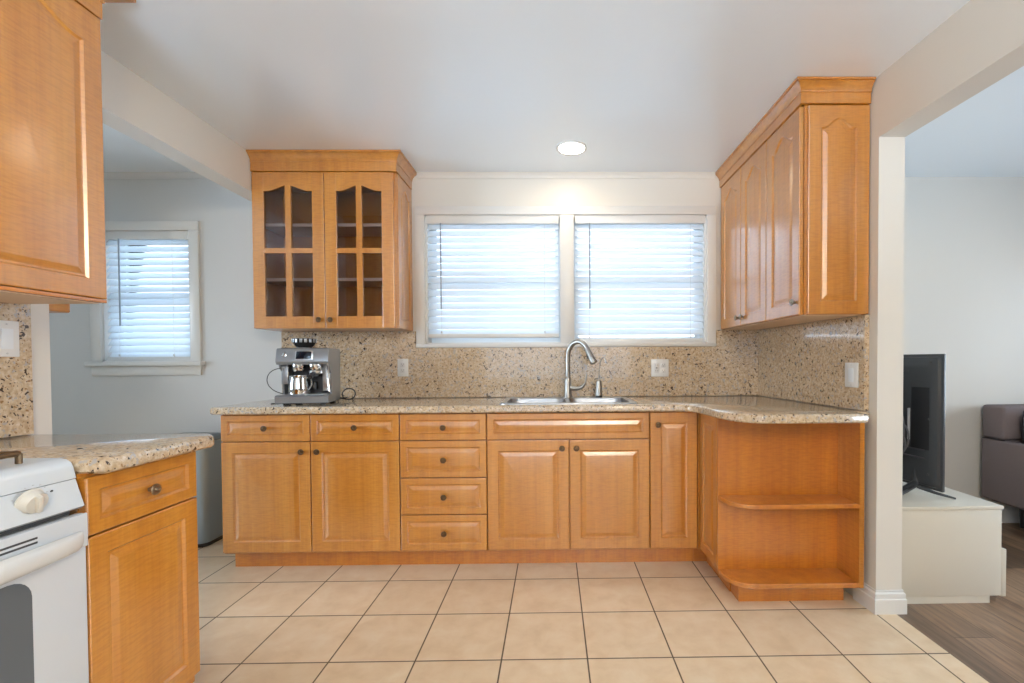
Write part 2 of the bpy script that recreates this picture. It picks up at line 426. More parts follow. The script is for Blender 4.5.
def blind(label, x0, x1, zt, zbot, y, group=None, n=17, pitch=.0447, wand=True, wandx=.10, mt=M_WHITE):
    t = thing('window_blind', label, 'blind', ((x0+x1)/2, y, zbot), group)
    obj('valance', MB().box(x0, x1, y-.034, y-.024, zt-.052, zt, .003).box(x0+.004, x1-.004, y-.022, y+.024, zt-.046, zt-.004), mt, t)
    s = MB(); z = zt-.052-.012; ztop = z; a = math.radians(57); hw = .0261
    while z > zbot+.034:
        L = []
        for k in range(5):
            u = -1+k/2; q = u*hw; b = .0028*(1-u*u)
            py = q*math.cos(a)+b*math.sin(a)*-1; pz = q*math.sin(a)+b*math.cos(a)
            L.append((py, pz))
        pr = [(y+py, z+pz) for py, pz in L]+[(y+py+.0014, z+pz-.0012) for py, pz in L[::-1]]
        s.loops([[(x0+.004, p, q) for p, q in pr], [(x1-.004, p, q) for p, q in pr]])
        z -= pitch
    obj('slats', s, M_SLAT, t)
    obj('bottom_rail', MB().box(x0+.004, x1-.004, y-.022, y+.022, zbot, zbot+.026, .004), mt, t)
    w = x1-x0
    for fx in (.11, .89) if w > .7 else (.16, .80):
        c = MB(); cx = x0+w*fx
        for dy in (-.0235, .0235): c.tube([(cx, y+dy, zbot+.015), (cx, y+dy, zt-.05)], .0011, 5)
        zz = zbot+.05
        c.box(cx-.005, cx+.005, y-.029, y-.024, zbot+.030, zbot+.044, .001)
        obj('ladder_cord', c, mt, t)
    if wand:
        obj('tilt_wand', MB().tube([(x0+wandx, y-.040, zt-.05), (x0+wandx, y-.041, zt-.625)], .0042, 8), M_STEELW, t)
    return t
M_STEELW = mat('clear_grey_wand', (.33, .38, .42), .2)
blind('white slatted blind left of the mullion over the sink, raised a little off the sill', -.846, .046, 2.131, 1.315, YB+.030)
blind('white slatted blind right of the mullion over the sink, lowered to the sill', .152, 1.034, 2.131, 1.278, YB+.030)
blind('white slatted blind in the dining room window', -2.985, -2.424, 2.031, 1.172, YB+.030, wandx=.112)

# unseen rear and side windows, added to light the rooms
mb = MB()
for a, b in ((-1.3, -1.24), (.07, .13), (1.44, 1.5)): mb.box(a, b, YR-.1, YR-.04, .78, 2.15)
mb.box(-1.3, 1.5, YR-.1, YR-.04, .78, .84).box(-1.3, 1.5, YR-.1, YR-.04, 2.09, 2.15)
d = struct('added_rear_window', mb, M_VINYL); obj('window_pane', MB().box(-1.25, 1.45, YR-.075, YR-.069, .81, 2.12), M_PANE, d)
mb = MB()
for a, b in ((.1, .16), (1.17, 1.23), (2.24, 2.3)): mb.box(X1+.04, X1+.1, a, b, .7, 2.1)
mb.box(X1+.04, X1+.1, .1, 2.3, .7, .76).box(X1+.04, X1+.1, .1, 2.3, 2.04, 2.1)
d = struct('added_living_window', mb, M_VINYL); obj('window_pane', MB().box(X1+.07, X1+.076, .13, 2.27, .73, 2.07), M_PANE, d)
mb = MB()
for a, b in ((0, .06), (.77, .83), (1.54, 1.6)): mb.box(X0-.1, X0-.04, a, b, .8, 2.05)
mb.box(X0-.1, X0-.04, 0, 1.6, .8, .86).box(X0-.1, X0-.04, 0, 1.6, 1.99, 2.05)
d = struct('added_dining_window', mb, M_VINYL); obj('window_pane', MB().box(X0-.076, X0-.07, .03, 1.57, .83, 2.02), M_PANE, d)

# ------------------------------------------------------------------ cabinet parts
def arch_top(t, a):            # t in [-1,1]; cathedral curve
    s = abs(t)
    if s > .86: return 0
    s /= .86
    return a*(1-s*s*(3-2*s))
def panel_door(w, h, rail=.058, arch=0, th=.019, toprail=None, n=28):
    toprail = toprail if toprail is not None else rail
    mb = MB()
    def rect(i, y):
        pts = [(i, y, i), (w-i, y, i)]
        for k in range(n+1): pts.append((w-i-(w-2*i)*k/n, y, h-i))
        return pts
    def inner(d, y):
        x0, x1, z0 = rail+d, w-rail-d, rail+d; zt = h-toprail-arch-d
        pts = [(x0, y, z0), (x1, y, z0)]
        for k in range(n+1):
            t = 1-2*k/n; pts.append((x0+(x1-x0)*(t+1)/2, y, zt+arch_top(t, arch)))
        return pts
    L = [rect(0, th), rect(0, .004), rect(.0015, .001), rect(.004, 0), inner(0, 0), inner(.006, .0068), inner(.012, .0068), inner(.030, .0022), inner(.032, .0018)]
    mb.loops(L); return mb
def drawer_front(w, h, rail=.034): return panel_door(w, h, rail, 0, n=2)
def knob_mb():
    m = MB(); R = Matrix.Rotation(PI/2, 4, 'X')      # lathe axis towards -Y
    m.lathe([(.0001, 0), (.007, 0), (.006, .010), (.008, .014), (.0155, .016), (.0165, .019), (.0150, .022), (.0110, .0225), (.0100, .0205), (.0060, .0205), (.0045, .024), (.0001, .0255)], 20, M=R)
    return m
def fit(mbM, M): return M
def add_door(parent, x, y, z, w, h, face, name='door', knob=None, arch=0, rail=.058, toprail=None, m=None, kmat=None):
    """x,y,z: lower corner at the door's own left (seen from the front), on the front plane."""
    m = m or M_WOOD
    M = T(x, y, z, face)
    mbd = drawer_front(w, h) if name in ('drawer', 'false_front') else panel_door(w, h, rail, arch, toprail=toprail)
    d = obj(name, mbd, m, parent, M, smooth_angle=14)
    if knob: obj('knob', knob_mb(), kmat or M_BRONZE, d, M @ Matrix.Translation((knob[0], 0, knob[1])))
    return d
G = .0025
YF = 2.55
def base_cab(label, x0, x1, fronts, hollow=False):
    t = thing('base_cabinet', label, 'cabinet', ((x0+x1)/2, YF+.3, 0))
    if hollow:
        mb = MB().box(x0+.001, x0+.018, YF+.021, YB-.003, .10, .874).box(x1-.018, x1-.001, YF+.021, YB-.003, .10, .874)
        mb.box(x0+.018, x1-.018, YF+.021, YB-.003, .10, .118).box(x0+.018, x1-.018, YB-.012, YB-.003, .118, .70).box(x0+.018, x1-.018, YF+.0205, YF+.028, .70, .74)
        mb.box((x0+x1)/2-.02, (x0+x1)/2+.02, YF+.0205, YF+.03, .118, .70)
    else: mb = MB().box(x0+.001, x1-.001, YF+.021, YB-.003, .10, .874)
    obj('body', mb, M_WOOD, t)
    k0 = x0+(.012 if x0 < -1.8 else 0)
    obj('toe_kick', MB().box(k0, x1, YF+.085, YF+.10, 0, .10), M_WOODIN, t)
    for (nm, a, b, c, d, kn) in fronts:
        add_door(t, a+G, YF, c, b-a-2*G, d-c, FACE_N, nm, kn)
    return t
xa, xm, xb, xc, xs, xd, xe = -1.815, -1.329, -.843, -.366, .088, .533, .800
ZT, ZD = .868, .719
w = xm-xa
base_cab('maple base cabinet at the far left, two drawers over two doors, under the espresso machine', xa, xb, [
    ('drawer', xa, xm, ZD+.004, ZT, (w/2, .073)), ('drawer', xm, xb, ZD+.004, ZT, (w/2, .073)),
    ('door', xa, xm, .112, ZD, (w-.045, .555)), ('door', xm, xb, .112, ZD, (.040, .555))])
w2 = xc-xb
base_cab('maple base cabinet with a stack of four drawers', xb, xc, [
    ('drawer', xb, xc, .723, ZT, (w2/2, .070)), ('drawer', xb, xc, .517, ZD, (w2/2, .098)),
    ('drawer', xb, xc, .313, .513, (w2/2, .098)), ('drawer', xb, xc, .112, .309, (w2/2, .098))])
w3 = xs-xc
base_cab('maple base cabinet under the sink with a wide blank panel over two doors', xc, xd, [
    ('false_front', xc, xd, .723, ZT, None), ('door', xc, xs, .112, ZD, (w3-.043, .562)), ('door', xs, xd, .112, ZD, (.036, .562))], True)
base_cab('narrow maple base cabinet with one full height door right of the sink cabinet', xd, xe, [
    ('door', xd, xe, .112, ZT, (.040, .688))])

# corner cabinet: narrow door facing left
XR = .808
t = thing('base_cabinet', 'maple corner base cabinet whose narrow door faces left, beside the open shelves', 'cabinet', (1.1, 2.6, 0))
mb = MB().prism([(XR+.021, 2.282), (wx(2.282)-.004, 2.282), (wx(YB)-.004, YB-.003), (XR+.021, YB-.003)], .10, .874)
mb.box(.8015, .8285, YF+.004, YF+.05, .10, .874)
obj('body', mb, M_WOOD, t)
obj('toe_kick', MB().box(XR+.066, XR+.08, 2.282, 2.650, 0, .10).box(.8005, XR+.066, 2.635, 2.650, 0, .10), M_WOODIN, t)
add_door(t, XR, YF-.006, .112, YF-.006-2.281, .756, FACE_W, 'door', None, rail=.05)

# open end shelf unit with rounded shelves
ys0, ys1 = 2.100, 2.278
t = thing('end_shelf_unit', 'open maple shelf unit with rounded shelves at the right end of the counter', 'shelf unit', (1.13, 2.2, 0))
xr_in = wx(ys0)-.056
obj('back_panel', MB().box(XR+.001, wx(ys1)-.006, ys1-.013, ys1, .10, .874), M_WOODIN, t)
obj('side_panel', MB().prism([(xr_in, ys0), (xr_in+.022, ys0), (xr_in+.024, ys1-.014), (xr_in, ys1-.014)], .10, .874), M_WOOD, t)
def curved_shelf(z0, z1):
    pts = [(XR+.012, ys1-.014)]; a = .15; b = ys1-.014-ys0
    pts = [(XR+.004, ys1-.034)] if False else []
    for i in range(13):
        th = PI+PI/2*i/12
        pts.append((XR+.004+a+a*math.copysign(abs(math.cos(th))**.7, math.cos(th)), ys1-.0135-b*abs(math.sin(th))**.7))
    pts += [(xr_in-.0005, ys0), (xr_in-.0005, ys1-.0135)]
    mb = MB(); slab(mb, pts, z0, z1, prof=((0, .002), (.002, 0), (-.002, 0), (0, .002), (0, .003))); return mb
obj('shelf', curved_shelf(.468, .488), M_WOODIN, t)
obj('shelf', curved_shelf(.100, .122), M_WOODIN, t)
obj('toe_kick', MB().box(XR+.072, 1.385, 2.185, 2.20, 0, .0995).box(XR+.072, XR+.087, 2.20, 2.281, 0, .0995), M_WOODIN, t)

# ------------------------------------------------------------------ worktop, sink, splashback
SX0, SX1, SY0, SY1 = -.300, .470, 2.552, 3.010
hole = rrect(SX0+.02, SX1-.02, SY0+.02, SY1-.02, .04)
def bez(p0, p1, p2, p3, n=12):
    return [tuple((1-t)**3*a+3*(1-t)**2*t*b+3*(1-t)*t*t*c+t**3*d for a, b, c, d in zip(p0, p1, p2, p3)) for t in [i/n for i in range(n+1)]]
FY = 2.000
out = [(-1.848, 2.525), (-1.842, 2.519)] + bez((.66, 2.519), (.76, 2.519), (.765, 2.44), (.775, 2.30))[0:] + bez((.776, 2.28), (.785, 2.13), (.82, FY), (.95, FY))[0:] \
    + [(1.368, FY), (1.378, FY+.008), (1.380, FY+.03), (1.382, 2.095), (wx(2.11)-.003, 2.112), (wx(2.14)-.003, 2.14), (wx(YB)-.003, YB-.002), (-1.848, YB-.002)]
wt = obj('worktop', slab(MB(), out, .8745, .914, [hole]), M_GRAN)
tag(wt, 'speckled tan granite worktop running under the window and curving out over the end shelves', 'worktop')
# splashback pieces
bs = thing('splashback', 'speckled granite splashback behind the sink and on the wall right of it', 'splashback', (0, YB-.02, .915))
yb0 = YB-.022
mb = MB().box(-1.806, -.918, yb0, YB-.001, .915, 1.358).box(-.918, 1.105, yb0, YB-.001, .915, 1.246).box(1.105, wx(YB)-.022, yb0, YB-.001, .915, 1.358)
obj('back_panel', mb, M_GRAN, bs)
ye = 2.120
obj('side_panel', MB().prism([(wx(ye)-.023, ye), (wx(ye)-.001, ye), (wx(YB)-.001, YB-.001), (wx(YB)-.0215, YB-.001)], .915, 1.356), M_GRAN, bs)

sk = thing('sink', 'stainless steel double bowl sink set into the granite worktop', 'sink', ((SX0+SX1)/2, (SY0+SY1)/2, .914))
xmid = (SX0+SX1)/2
bowls = [(SX0+.035, xmid-.012, SY0+.035, SY1-.095), (xmid+.012, SX1-.035, SY0+.035, SY1-.095)]
rim = MB()
slab(rim, rrect(SX0, SX1, SY0, SY1, .05), .9145, .9215, [rrect(a, b, c, d, .05) for a, b, c, d in bowls], prof=((0, 0), (.002, 0), (-.003, 0), (0, .004), (0, .006)))
obj('rim', rim, M_STEEL, sk)
for a, b, c, d in bowls:
    m_ = MB(); L = []
    for z, i in ((.921, 0), (.915, .003), (.78, .010), (.755, .020), (.742, .045)):
        L.append([(x, y, z) for x, y in rrect(a+i, b-i, c+i, d-i, .05)])
    m_.loops(L, cap0=False, cap1=True); bo = obj('bowl', m_, M_STEELD, sk)
    obj('drain', MB().lathe([(.001, .743), (.045, .743), (.045, .746), (.034, .7455), (.03, .740), (.001, .740)], 24, M=Matrix.Translation(((a+b)/2, (c+d)/2+.03, 0))), M_CHROME, bo)

fx, fy, fz = .095, 2.955, .9215
fc = thing('kitchen_faucet', 'brushed nickel gooseneck faucet standing behind the sink', 'faucet', (fx, fy, fz))
obj('base', MB().lathe([(.001, 0), (.029, 0), (.030, .006), (.026, .014), (.023, .03), (.0225, .11), (.019, .125), (.014, .135), (.001, .135)], 28, M=Matrix.Translation((fx, fy, fz))), M_NICKEL, fc)
dx, dy = .82, -.57
path = [(fx, fy, fz+.12), (fx, fy, fz+.24)]
R = .078
for i in range(1, 15):
    th = PI-(PI+.0)*i/14*.84
    path.append((fx+dx*(R+R*math.cos(th)), fy+dy*(R+R*math.cos(th)), fz+.255+R*1.25*math.sin(th)))
pe = Vector(path[-1]); pd = (pe-Vector(path[-2])).normalized()
obj('spout', MB().tube(path, .0155, 14), M_NICKEL, fc)
hd = [pe, pe+pd*.01, pe+pd*.045, pe+pd*.088, pe+pd*.096]
sh = obj('spray_head', MB().tube(hd, [.0165, .018, .019, .024, .022], 16), M_NICKEL, fc)
obj('spray_button', MB().tube([pe+pd*.03+Vector((-.016, 0, -.003)), pe+pd*.06+Vector((-.019, 0, -.005))], .006, 8), M_BLACK, sh)
lev = bez((fx+.015, fy-.01, fz+.062), (fx+.07, fy-.02, fz+.05), (fx+.115, fy-.025, fz+.06), (fx+.118, fy-.02, fz+.15), 12)
obj('lever', MB().tube(lev, [.015]*3+[.015, .014, .013, .012, .010, .008, .006, .005, .0045, .004], 12), M_NICKEL, fc)

sx, sy_ = .292, 2.955
sd = thing('soap_dispenser', 'small chrome dispenser with a black foot right of the faucet', 'dispenser', (sx, sy_, fz))
obj('body', MB().lathe([(.001, .012), (.023, .012), (.022, .02), (.018, .095), (.015, .106), (.001, .108)], 22, M=Matrix.Translation((sx, sy_, fz))), M_NICKEL, sd)
obj('foot', MB().lathe([(.001, 0), (.022, 0), (.022, .010), (.019, .013), (.001, .013)], 22, M=Matrix.Translation((sx, sy_, fz))), M_BLACK, sd)
obj('side_lever', MB().tube([(sx+.014, sy_, fz+.055), (sx+.045, sy_-.004, fz+.058), (sx+.052, sy_-.004, fz+.058)], [.006, .005, .008], 10), M_NICKEL, sd)
obj('spout', MB().tube(bez((sx, sy_, fz+.10), (sx, sy_, fz+.26), (sx+.035, sy_-.01, fz+.29), (sx+.045, sy_-.02, fz+.215), 14), .0026, 8), M_NICKEL, sd)

# ------------------------------------------------------------------ wall cabinets
ZU, ZUT = 1.360, 2.302
def crown(parent, path, z0=ZUT, z1=ZC-.002, name='crown_moulding', flare=.040, m=None):
    """path: (x,y) with the outward side to the right of travel"""
    hh = z1-z0
    prof = [(-.008, 0), (.003, .002), (.003, hh*.50), (.007, hh*.505), (.008, hh*.56), (.005, hh*.57), (.010, hh*.66), (flare*.5, hh*.78), (flare-.006, hh*.88), (flare-.007, hh*.90), (flare, hh*.91), (flare, hh), (-.008, hh)]
    P = [Vector(p) for p in path]; L = []
    for i, p in enumerate(P):
        if 0 < i < len(P)-1: a = (p-P[i-1]).normalized(); b = (P[i+1]-p).normalized()
        else: a = b = (P[min(i+1, len(P)-1)]-P[max(i-1, 0)]).normalized()
        na = Vector((a.y, -a.x)); nb = Vector((b.y, -b.x)); mm = (na+nb)/(1+na.dot(nb))
        L.append([(p.x+mm.x*q, p.y+mm.y*q, z0+z) for q, z in prof])
    return obj(name, MB().loops(L), m or M_WOOD, parent)

# glass-door cabinet
ux0, ux1, uyf = -1.805, -.948, 2.838
uc = thing('wall_cabinet', 'maple wall cabinet with two arched glass doors left of the window', 'cabinet', ((ux0+ux1)/2, 3.0, ZU))
yb_ = YB-.003
mb = MB().box(ux0, ux0+.018, uyf+.021, yb_, ZU, ZUT).box(ux1-.018, ux1, uyf+.021, yb_, ZU, ZUT)
mb.box(ux0+.018, ux1-.018, uyf+.021, yb_, ZU, ZU+.02).box(ux0+.018, ux1-.018, uyf+.021, yb_, ZUT-.02, ZUT).box(ux0+.018, ux1-.018, yb_-.008, yb_, ZU+.02, ZUT-.02)
mb.box((ux0+ux1)/2-.012, (ux0+ux1)/2+.012, uyf+.021, uyf+.04, ZU+.02, ZUT-.02)
obj('body', mb, M_WOOD, uc)
obj('lining', MB().box(ux0+.0185, ux1-.0185, yb_-.011, yb_-.0085, ZU+.021, ZUT-.021), M_WOOD, uc)
for zz in (1.665, 2.0):
    obj('shelf', MB().box(ux0+.019, ux1-.019, uyf+.060, yb_-.012, zz-.009, zz+.009), M_SHELF, uc)
def glass_door(x, w, h, kx, M_):
    st, mun, n = .070, .034, 24
    fr = MB(); th = .019
    zb0, zmid, arch = .072, .468*h+.014, .034
    zsh = h-.112                                    # shoulder height of the arch
    fr.box(0, st, 0, th, 0, h, .002); fr.box(w-st, w, 0, th, 0, h, .002)
    fr.box(st, w-st, 0, th, 0, zb0); fr.box(st, w-st, .001, th, zmid, zmid+.030)
    fr.box(w/2-mun/2, w/2+mun/2, .0002, th-.0008, zb0-.01, h-.06)
    lo = []
    for k in range(n+1):
        t_ = -1+2*k/n; lo.append((st+(w-2*st)*k/n, zsh+arch_top(t_, arch)))
    fr.loops([[(a, y, b) for a, b in lo]+[(w-st, y, h), (st, y, h)] for y in (0, th)])
    d = obj('door', fr, M_WOOD, uc, M_, smooth_angle=14)
    mid = w/2
    for (a, b, c, e) in ((st-.004, mid, zb0-.004, zmid+.004), (mid, w-st+.004, zb0-.004, zmid+.004), (st-.004, mid, zmid+.026, zsh+arch), (mid, w-st+.004, zmid+.026, zsh+arch)):
        obj('glass_pane', MB().box(a+.001, b-.001, .011, .014, c, e), M_CABGL, d, M_)
    obj('knob', knob_mb(), M_BRONZE, d, M_ @ Matrix.Translation((kx, 0, .050)))
um = -1.374
glass_door(ux0, um-ux0-G, ZUT-ZU-.004, um-ux0-.035, T(ux0, uyf, ZU+.001))
glass_door(um, ux1-.012-um-G, ZUT-ZU-.004, .033, T(um+G, uyf, ZU+.001))
obj('end_panel', panel_door(YB-uyf-.026, ZUT-ZU-.004, .055, .04, th=.011), M_WOOD, uc, T(ux1+.0115, uyf+.022, ZU+.001, FACE_E), smooth_angle=14)
crown(uc, [(ux0-.002, uyf-.002), (ux1+.010, uyf-.002), (ux1+.010, YB-.003)])
obj('crown_backing', MB().box(ux0, ux1, uyf+.02, yb_, ZUT, ZC-.003), M_WOOD, uc)

# dark bowl standing in the cabinet
bw = obj('bowl', MB().lathe([(.001, 0), (.04, 0), (.045, .006), (.085, .05), (.092, .062), (.088, .062), (.08, .05), (.04, .010), (.001, .010)], 28, M=Matrix.Translation((-1.30, 2.985, ZU+.021))), mat('dark_stoneware', (.03, .035, .045), .25))
tag(bw, 'dark bowl on the floor of the glass-door cabinet, seen through its right door', 'bowl')

ZUR = 2.314
# three-door cabinet on the right wall
rxf = 1.136
rc = thing('wall_cabinet', 'long maple wall cabinet with three arched doors on the right, above the corner', 'cabinet', (1.28, 2.6, ZU))
ry0, ry1 = 2.116, YB-.003
obj('body', MB().prism([(rxf+.021, ry0+.012), (wx(ry0)-.004, ry0+.012), (wx(ry1)-.004, ry1), (rxf+.021, ry1)], ZU, ZUR), M_WOOD, rc)
obj('underside', MB().prism([(rxf+.024, ry0+.016), (wx(ry0)-.03, ry0+.016), (wx(ry1)-.03, ry1-.03), (rxf+.024, ry1-.03)], ZU-.003, ZU-.0005), M_SHELF, rc)
dw = (ry1-.012-ry0-.012)/3
for i, kx in enumerate((None, None, None)):
    yy = ry1-.012-i*dw
    k = {0: (dw-.035, .050), 1: (.035, .050), 2: (dw-.035, .060)}[i]
    add_door(rc, rxf, yy, ZU+.001, dw-2*G, ZUR-ZU-.004, FACE_W, 'door', k, arch=.045, rail=.060, kmat=M_BRONZE_L)
obj('end_panel', panel_door(wx(ry0)-.006-(rxf+.033), ZUR-ZU-.004, .058, .042, th=.012), M_WOOD, rc, T(rxf+.033, ry0, ZU+.001), smooth_angle=14)
crown(rc, [(rxf-.002, ry1), (rxf-.002, ry0-.002), (wx(ry0)-.006, ry0-.002)], z0=ZUR, flare=.036)
obj('crown_backing', MB().prism([(rxf+.02, ry0+.012), (wx(ry0)-.006, ry0+.012), (wx(ry1)-.006, ry1), (rxf+.02, ry1)], ZUR, ZC-.003), M_WOOD, rc)

# ------------------------------------------------------------------ left run: range, base cabinet, wall cabinet
LXF = -1.170
ly0, ly1 = 1.172, 1.535
lc = thing('base_cabinet', 'maple base cabinet with one drawer over one door, beside the white range', 'cabinet', (-1.5, 1.35, 0))
obj('body', MB().box(XL+.003, LXF-.021, ly0, ly1, .10, .8745), M_WOOD, lc)
obj('toe_kick', MB().box(LXF-.10, LXF-.085, ly0, ly1, 0, .10).box(XL+.05, LXF-.10, ly1-.015, ly1, 0, .10), M_WOODIN, lc)
add_door(lc, LXF, ly0+G, .716, ly1-ly0-G, .148, FACE_E, 'drawer', ((ly1-ly0)/2, .071), kmat=M_BRONZE_L)
add_door(lc, LXF, ly0+G, .135, ly1-ly0-G, .577, FACE_E, 'door', None, rail=.052)
out = [(XL+.002, ly0+.003), (-1.122, ly0+.003), (-1.122, 1.545), (-1.130, 1.560), (-1.17, 1.604), (-1.19, 1.610), (XL+.002, 1.610)]
tag(obj('worktop', slab(MB(), out, .875, .912), M_GRAN), 'small speckled granite worktop with a clipped corner beside the white range', 'worktop')
ls = obj('splashback', MB().box(XL+.001, XL+.021, .30, 1.622, .913, 1.358), M_GRAN)
tag(ls, 'speckled granite splashback on the left wall behind the range', 'splashback')

lu = thing('wall_cabinet', 'large maple wall cabinet near the camera at the upper left, over the range side', 'cabinet', (-1.65, 1.36, 1.36))
lx, la, lb = -1.500, 1.150, 1.592
zb, zt = 1.362, 2.300
obj('body', MB().box(XL+.003, lx-.021, la, lb, zb-.006, zt), M_WOOD, lu)
obj('underside', MB().box(XL+.02, lx-.024, la+.01, lb-.006, zb-.009, zb-.0065), M_SHELF, lu)
obj('light_rail', MB().box(lx-.0205, lx-.002, la, lb, zb-.007, zb+.004, .001), M_WOODIN, lu)
add_door(lu, lx, la+G, zb+.006, lb-la-G, zt-zb-.008, FACE_E, 'door', None, arch=.045, rail=.060)
crown(lu, [(lx-.002, la), (lx-.002, lb+.002), (XL+.003, lb+.002)], z0=zt, flare=.063)
obj('crown_backing', MB().box(XL+.003, lx-.022, la, lb, zt, ZC-.003), M_WOOD, lu)

# range
rg = thing('gas_range', 'white gas range with a cream knob and grey oven window, at the left edge', 'range', (-1.48, .79, 0))
ra, rb = .405, 1.165
obj('body', MB().box(XL+.025, -1.203, ra, rb, .03, .862, .004), M_ENAMEL, rg)
# cooktop with rolled front edge
prof = [(XL+.025, .895), (XL+.025, .918), (-1.230, .918), (-1.210, .915), (-1.198, .907), (-1.193, .895), (-1.1865, .868), (-1.25, .868)]
mb = MB(); mb.loops([[(x, y, z) for x, z in prof] for y in (ra-.002, rb+.002)]); obj('cooktop', mb, M_ENAMEL, rg)
prof = [(-1.24, .8665), (-1.1865, .8665), (-1.166, .800), (-1.172, .795), (-1.24, .795)]
mb = MB(); mb.loops([[(x, y, z) for x, z in prof] for y in (ra, rb)]); cp = obj('control_panel', mb, M_ENAMEL, rg)
tl = math.atan2(.021, .066)
def panel_M(y, zc):
    x = -1.1865+(.8665-zc)*(.021/.066)
    return Matrix.Translation((x, y, zc)) @ Matrix.Rotation(PI/2, 4, 'Z') @ Matrix.Rotation(tl, 4, 'X')
for ky in (.52, .66, .80+.10, 1.055):
    Mk = panel_M(ky, .844)
    k = MB(); k.lathe([(.001, 0), (.029, 0), (.0295, .003), (.027, .005), (.0255, .007), (.024, .018), (.022, .021), (.001, .022)], 28, M=Mk @ Matrix.Rotation(PI/2, 4, 'X'))
    k.box(-.0055, .0055, -.030, -.018, -.021, .021, .003, M=Mk @ Matrix.Rotation(-.25, 4, 'Y'))
    obj('knob', k, M_ENAMEL2, rg)
    mk = MB()
    for a_ in range(-5, 6):
        an = a_*.42; rr_ = .037
        mk.box(rr_*math.sin(an)-.0016, rr_*math.sin(an)+.0016, -.0006, .0004, -rr_*math.cos(an)*-1-.0006, rr_*math.cos(an)+.0006, M=Mk)
    obj('knob_marks', mk, mat('grey_print', (.45, .45, .45), .5), rg)
obj('indicator_dot', MB().lathe([(.001, 0), (.003, 0), (.003, .001), (.001, .001)], 10, M=panel_M(1.105, .852) @ Matrix.Rotation(PI/2, 4, 'X')), M_SLOT, rg)
# oven door with an arched handle bulge
dr = MB(); dz0, dz1 = .18, .783
dr.box(-1.184, -1.162, ra+.004, rb-.001, dz0, dz1, .005)
door = obj('oven_door', dr, M_ENAMEL, rg)
L = []
n = 24
for i in range(n+1):
    t_ = i/n; y = ra+.008+(rb-.014-ra)*t_
    s = math.sin(PI*t_)**.35 if 0 < t_ < 1 else 0
    zc = .722-.004*s; dp = .006+.034*s; hh = .020+.006*s
    L.append([(-1.163+dp*(.5+.5*math.cos(a_)) - .003*(1-s), y, zc+hh*math.sin(a_)) for a_ in [2*PI*k/12 for k in range(12)]])
obj('handle', MB().loops(L, smooth=True), M_ENAMEL2 if False else mat('warm_white_handle', (.62, .61, .585), .2), door)
obj('handle_backing', MB().box(-1.1625, -1.157, ra+.004, rb-.001, .700, .783, .003), M_ENAMEL, door)
vs = MB()
for yy in (.50, .62, .74, .86, .965):
    for zz in (.760, .750): vs.box(-1.1575, -1.1562, yy, yy+.085, zz, zz+.0045)
obj('vent_slots', vs, M_SLOT, door)
wn = rrect(ra+.125, rb-.125, .30, .680, .045, 6)
mb = MB(); mb.loops([[(-1.1630+dd, y, z) for y, z in wn] for dd in (0, .0025)]); obj('oven_window', mb, M_OVENGL, door)
obj('drawer', MB().box(-1.184, -1.163, ra+.004, rb-.004, .045, .172, .005), M_ENAMEL, rg)
obj('panel_gap', MB().box(-1.186, -1.1815, ra+.01, rb-.02, .784, .794), M_SLOT, rg)
for (gx, gy) in ((-1.355, .995), (-1.36, .59), (-1.64, .98), (-1.64, .59)):
    b = obj('burner', MB().lathe([(.001, .918), (.055, .918), (.052, .924), (.04, .926), (.038, .936), (.03, .939), (.001, .939)], 24, M=Matrix.Translation((gx, gy, 0))), M_BLACK, rg)
    g = MB(); q = .105; zt_ = .942
    loop = [(gx-q, gy-q, zt_), (gx+q, gy-q, zt_), (gx+q, gy+q, zt_), (gx-q, gy+q, zt_), (gx-q, gy-q, zt_)]
    for i in range(4): g.tube([loop[i], loop[i+1]], .0065, 8)
    for ax, ay in ((-1, -1), (1, -1), (1, 1), (-1, 1)):
        g.tube([(gx+ax*q, gy+ay*q, .919), (gx+ax*q, gy+ay*q, zt_)], .0065, 8)
        g.tube([(gx+ax*q*(ax == ay), gy+ay*q*(ax != ay), zt_), (gx+ax*.03*(ax == ay), gy+ay*.03*(ax != ay), zt_+.003)], .005, 8)
    obj('burner_grate', g, M_BRONZE, rg)

# wooden shelf on the dining room side of the left wall
ws = thing('wall_shelf', 'wooden shelf end on the dining room side of the left wall, below the upper cabinet', 'shelf', (-1.99, 1.6, 1.36))
pts = [(-2.20, 1.0), (XL-.122, 1.0), (XL-.122, 1.88)] + [(XL-.122-.03+.03*math.cos(a_), 1.88+.03*math.sin(a_)) for a_ in [i*PI/12 for i in range(7)]][1:] + [(-2.15, 1.91), (-2.20, 1.86)]
pts = pts[:]
mb = MB(); slab(mb, pts, 1.357, 1.402, prof=((0, .004), (.004, 0), (-.004, 0), (-.001, .002), (0, .004))); obj('board', mb, M_WOOD, ws)
obj('bracket', MB().box(-2.15, XL-.1215, 1.30, 1.32, 1.27, 1.3565, .002), M_WOOD, ws)

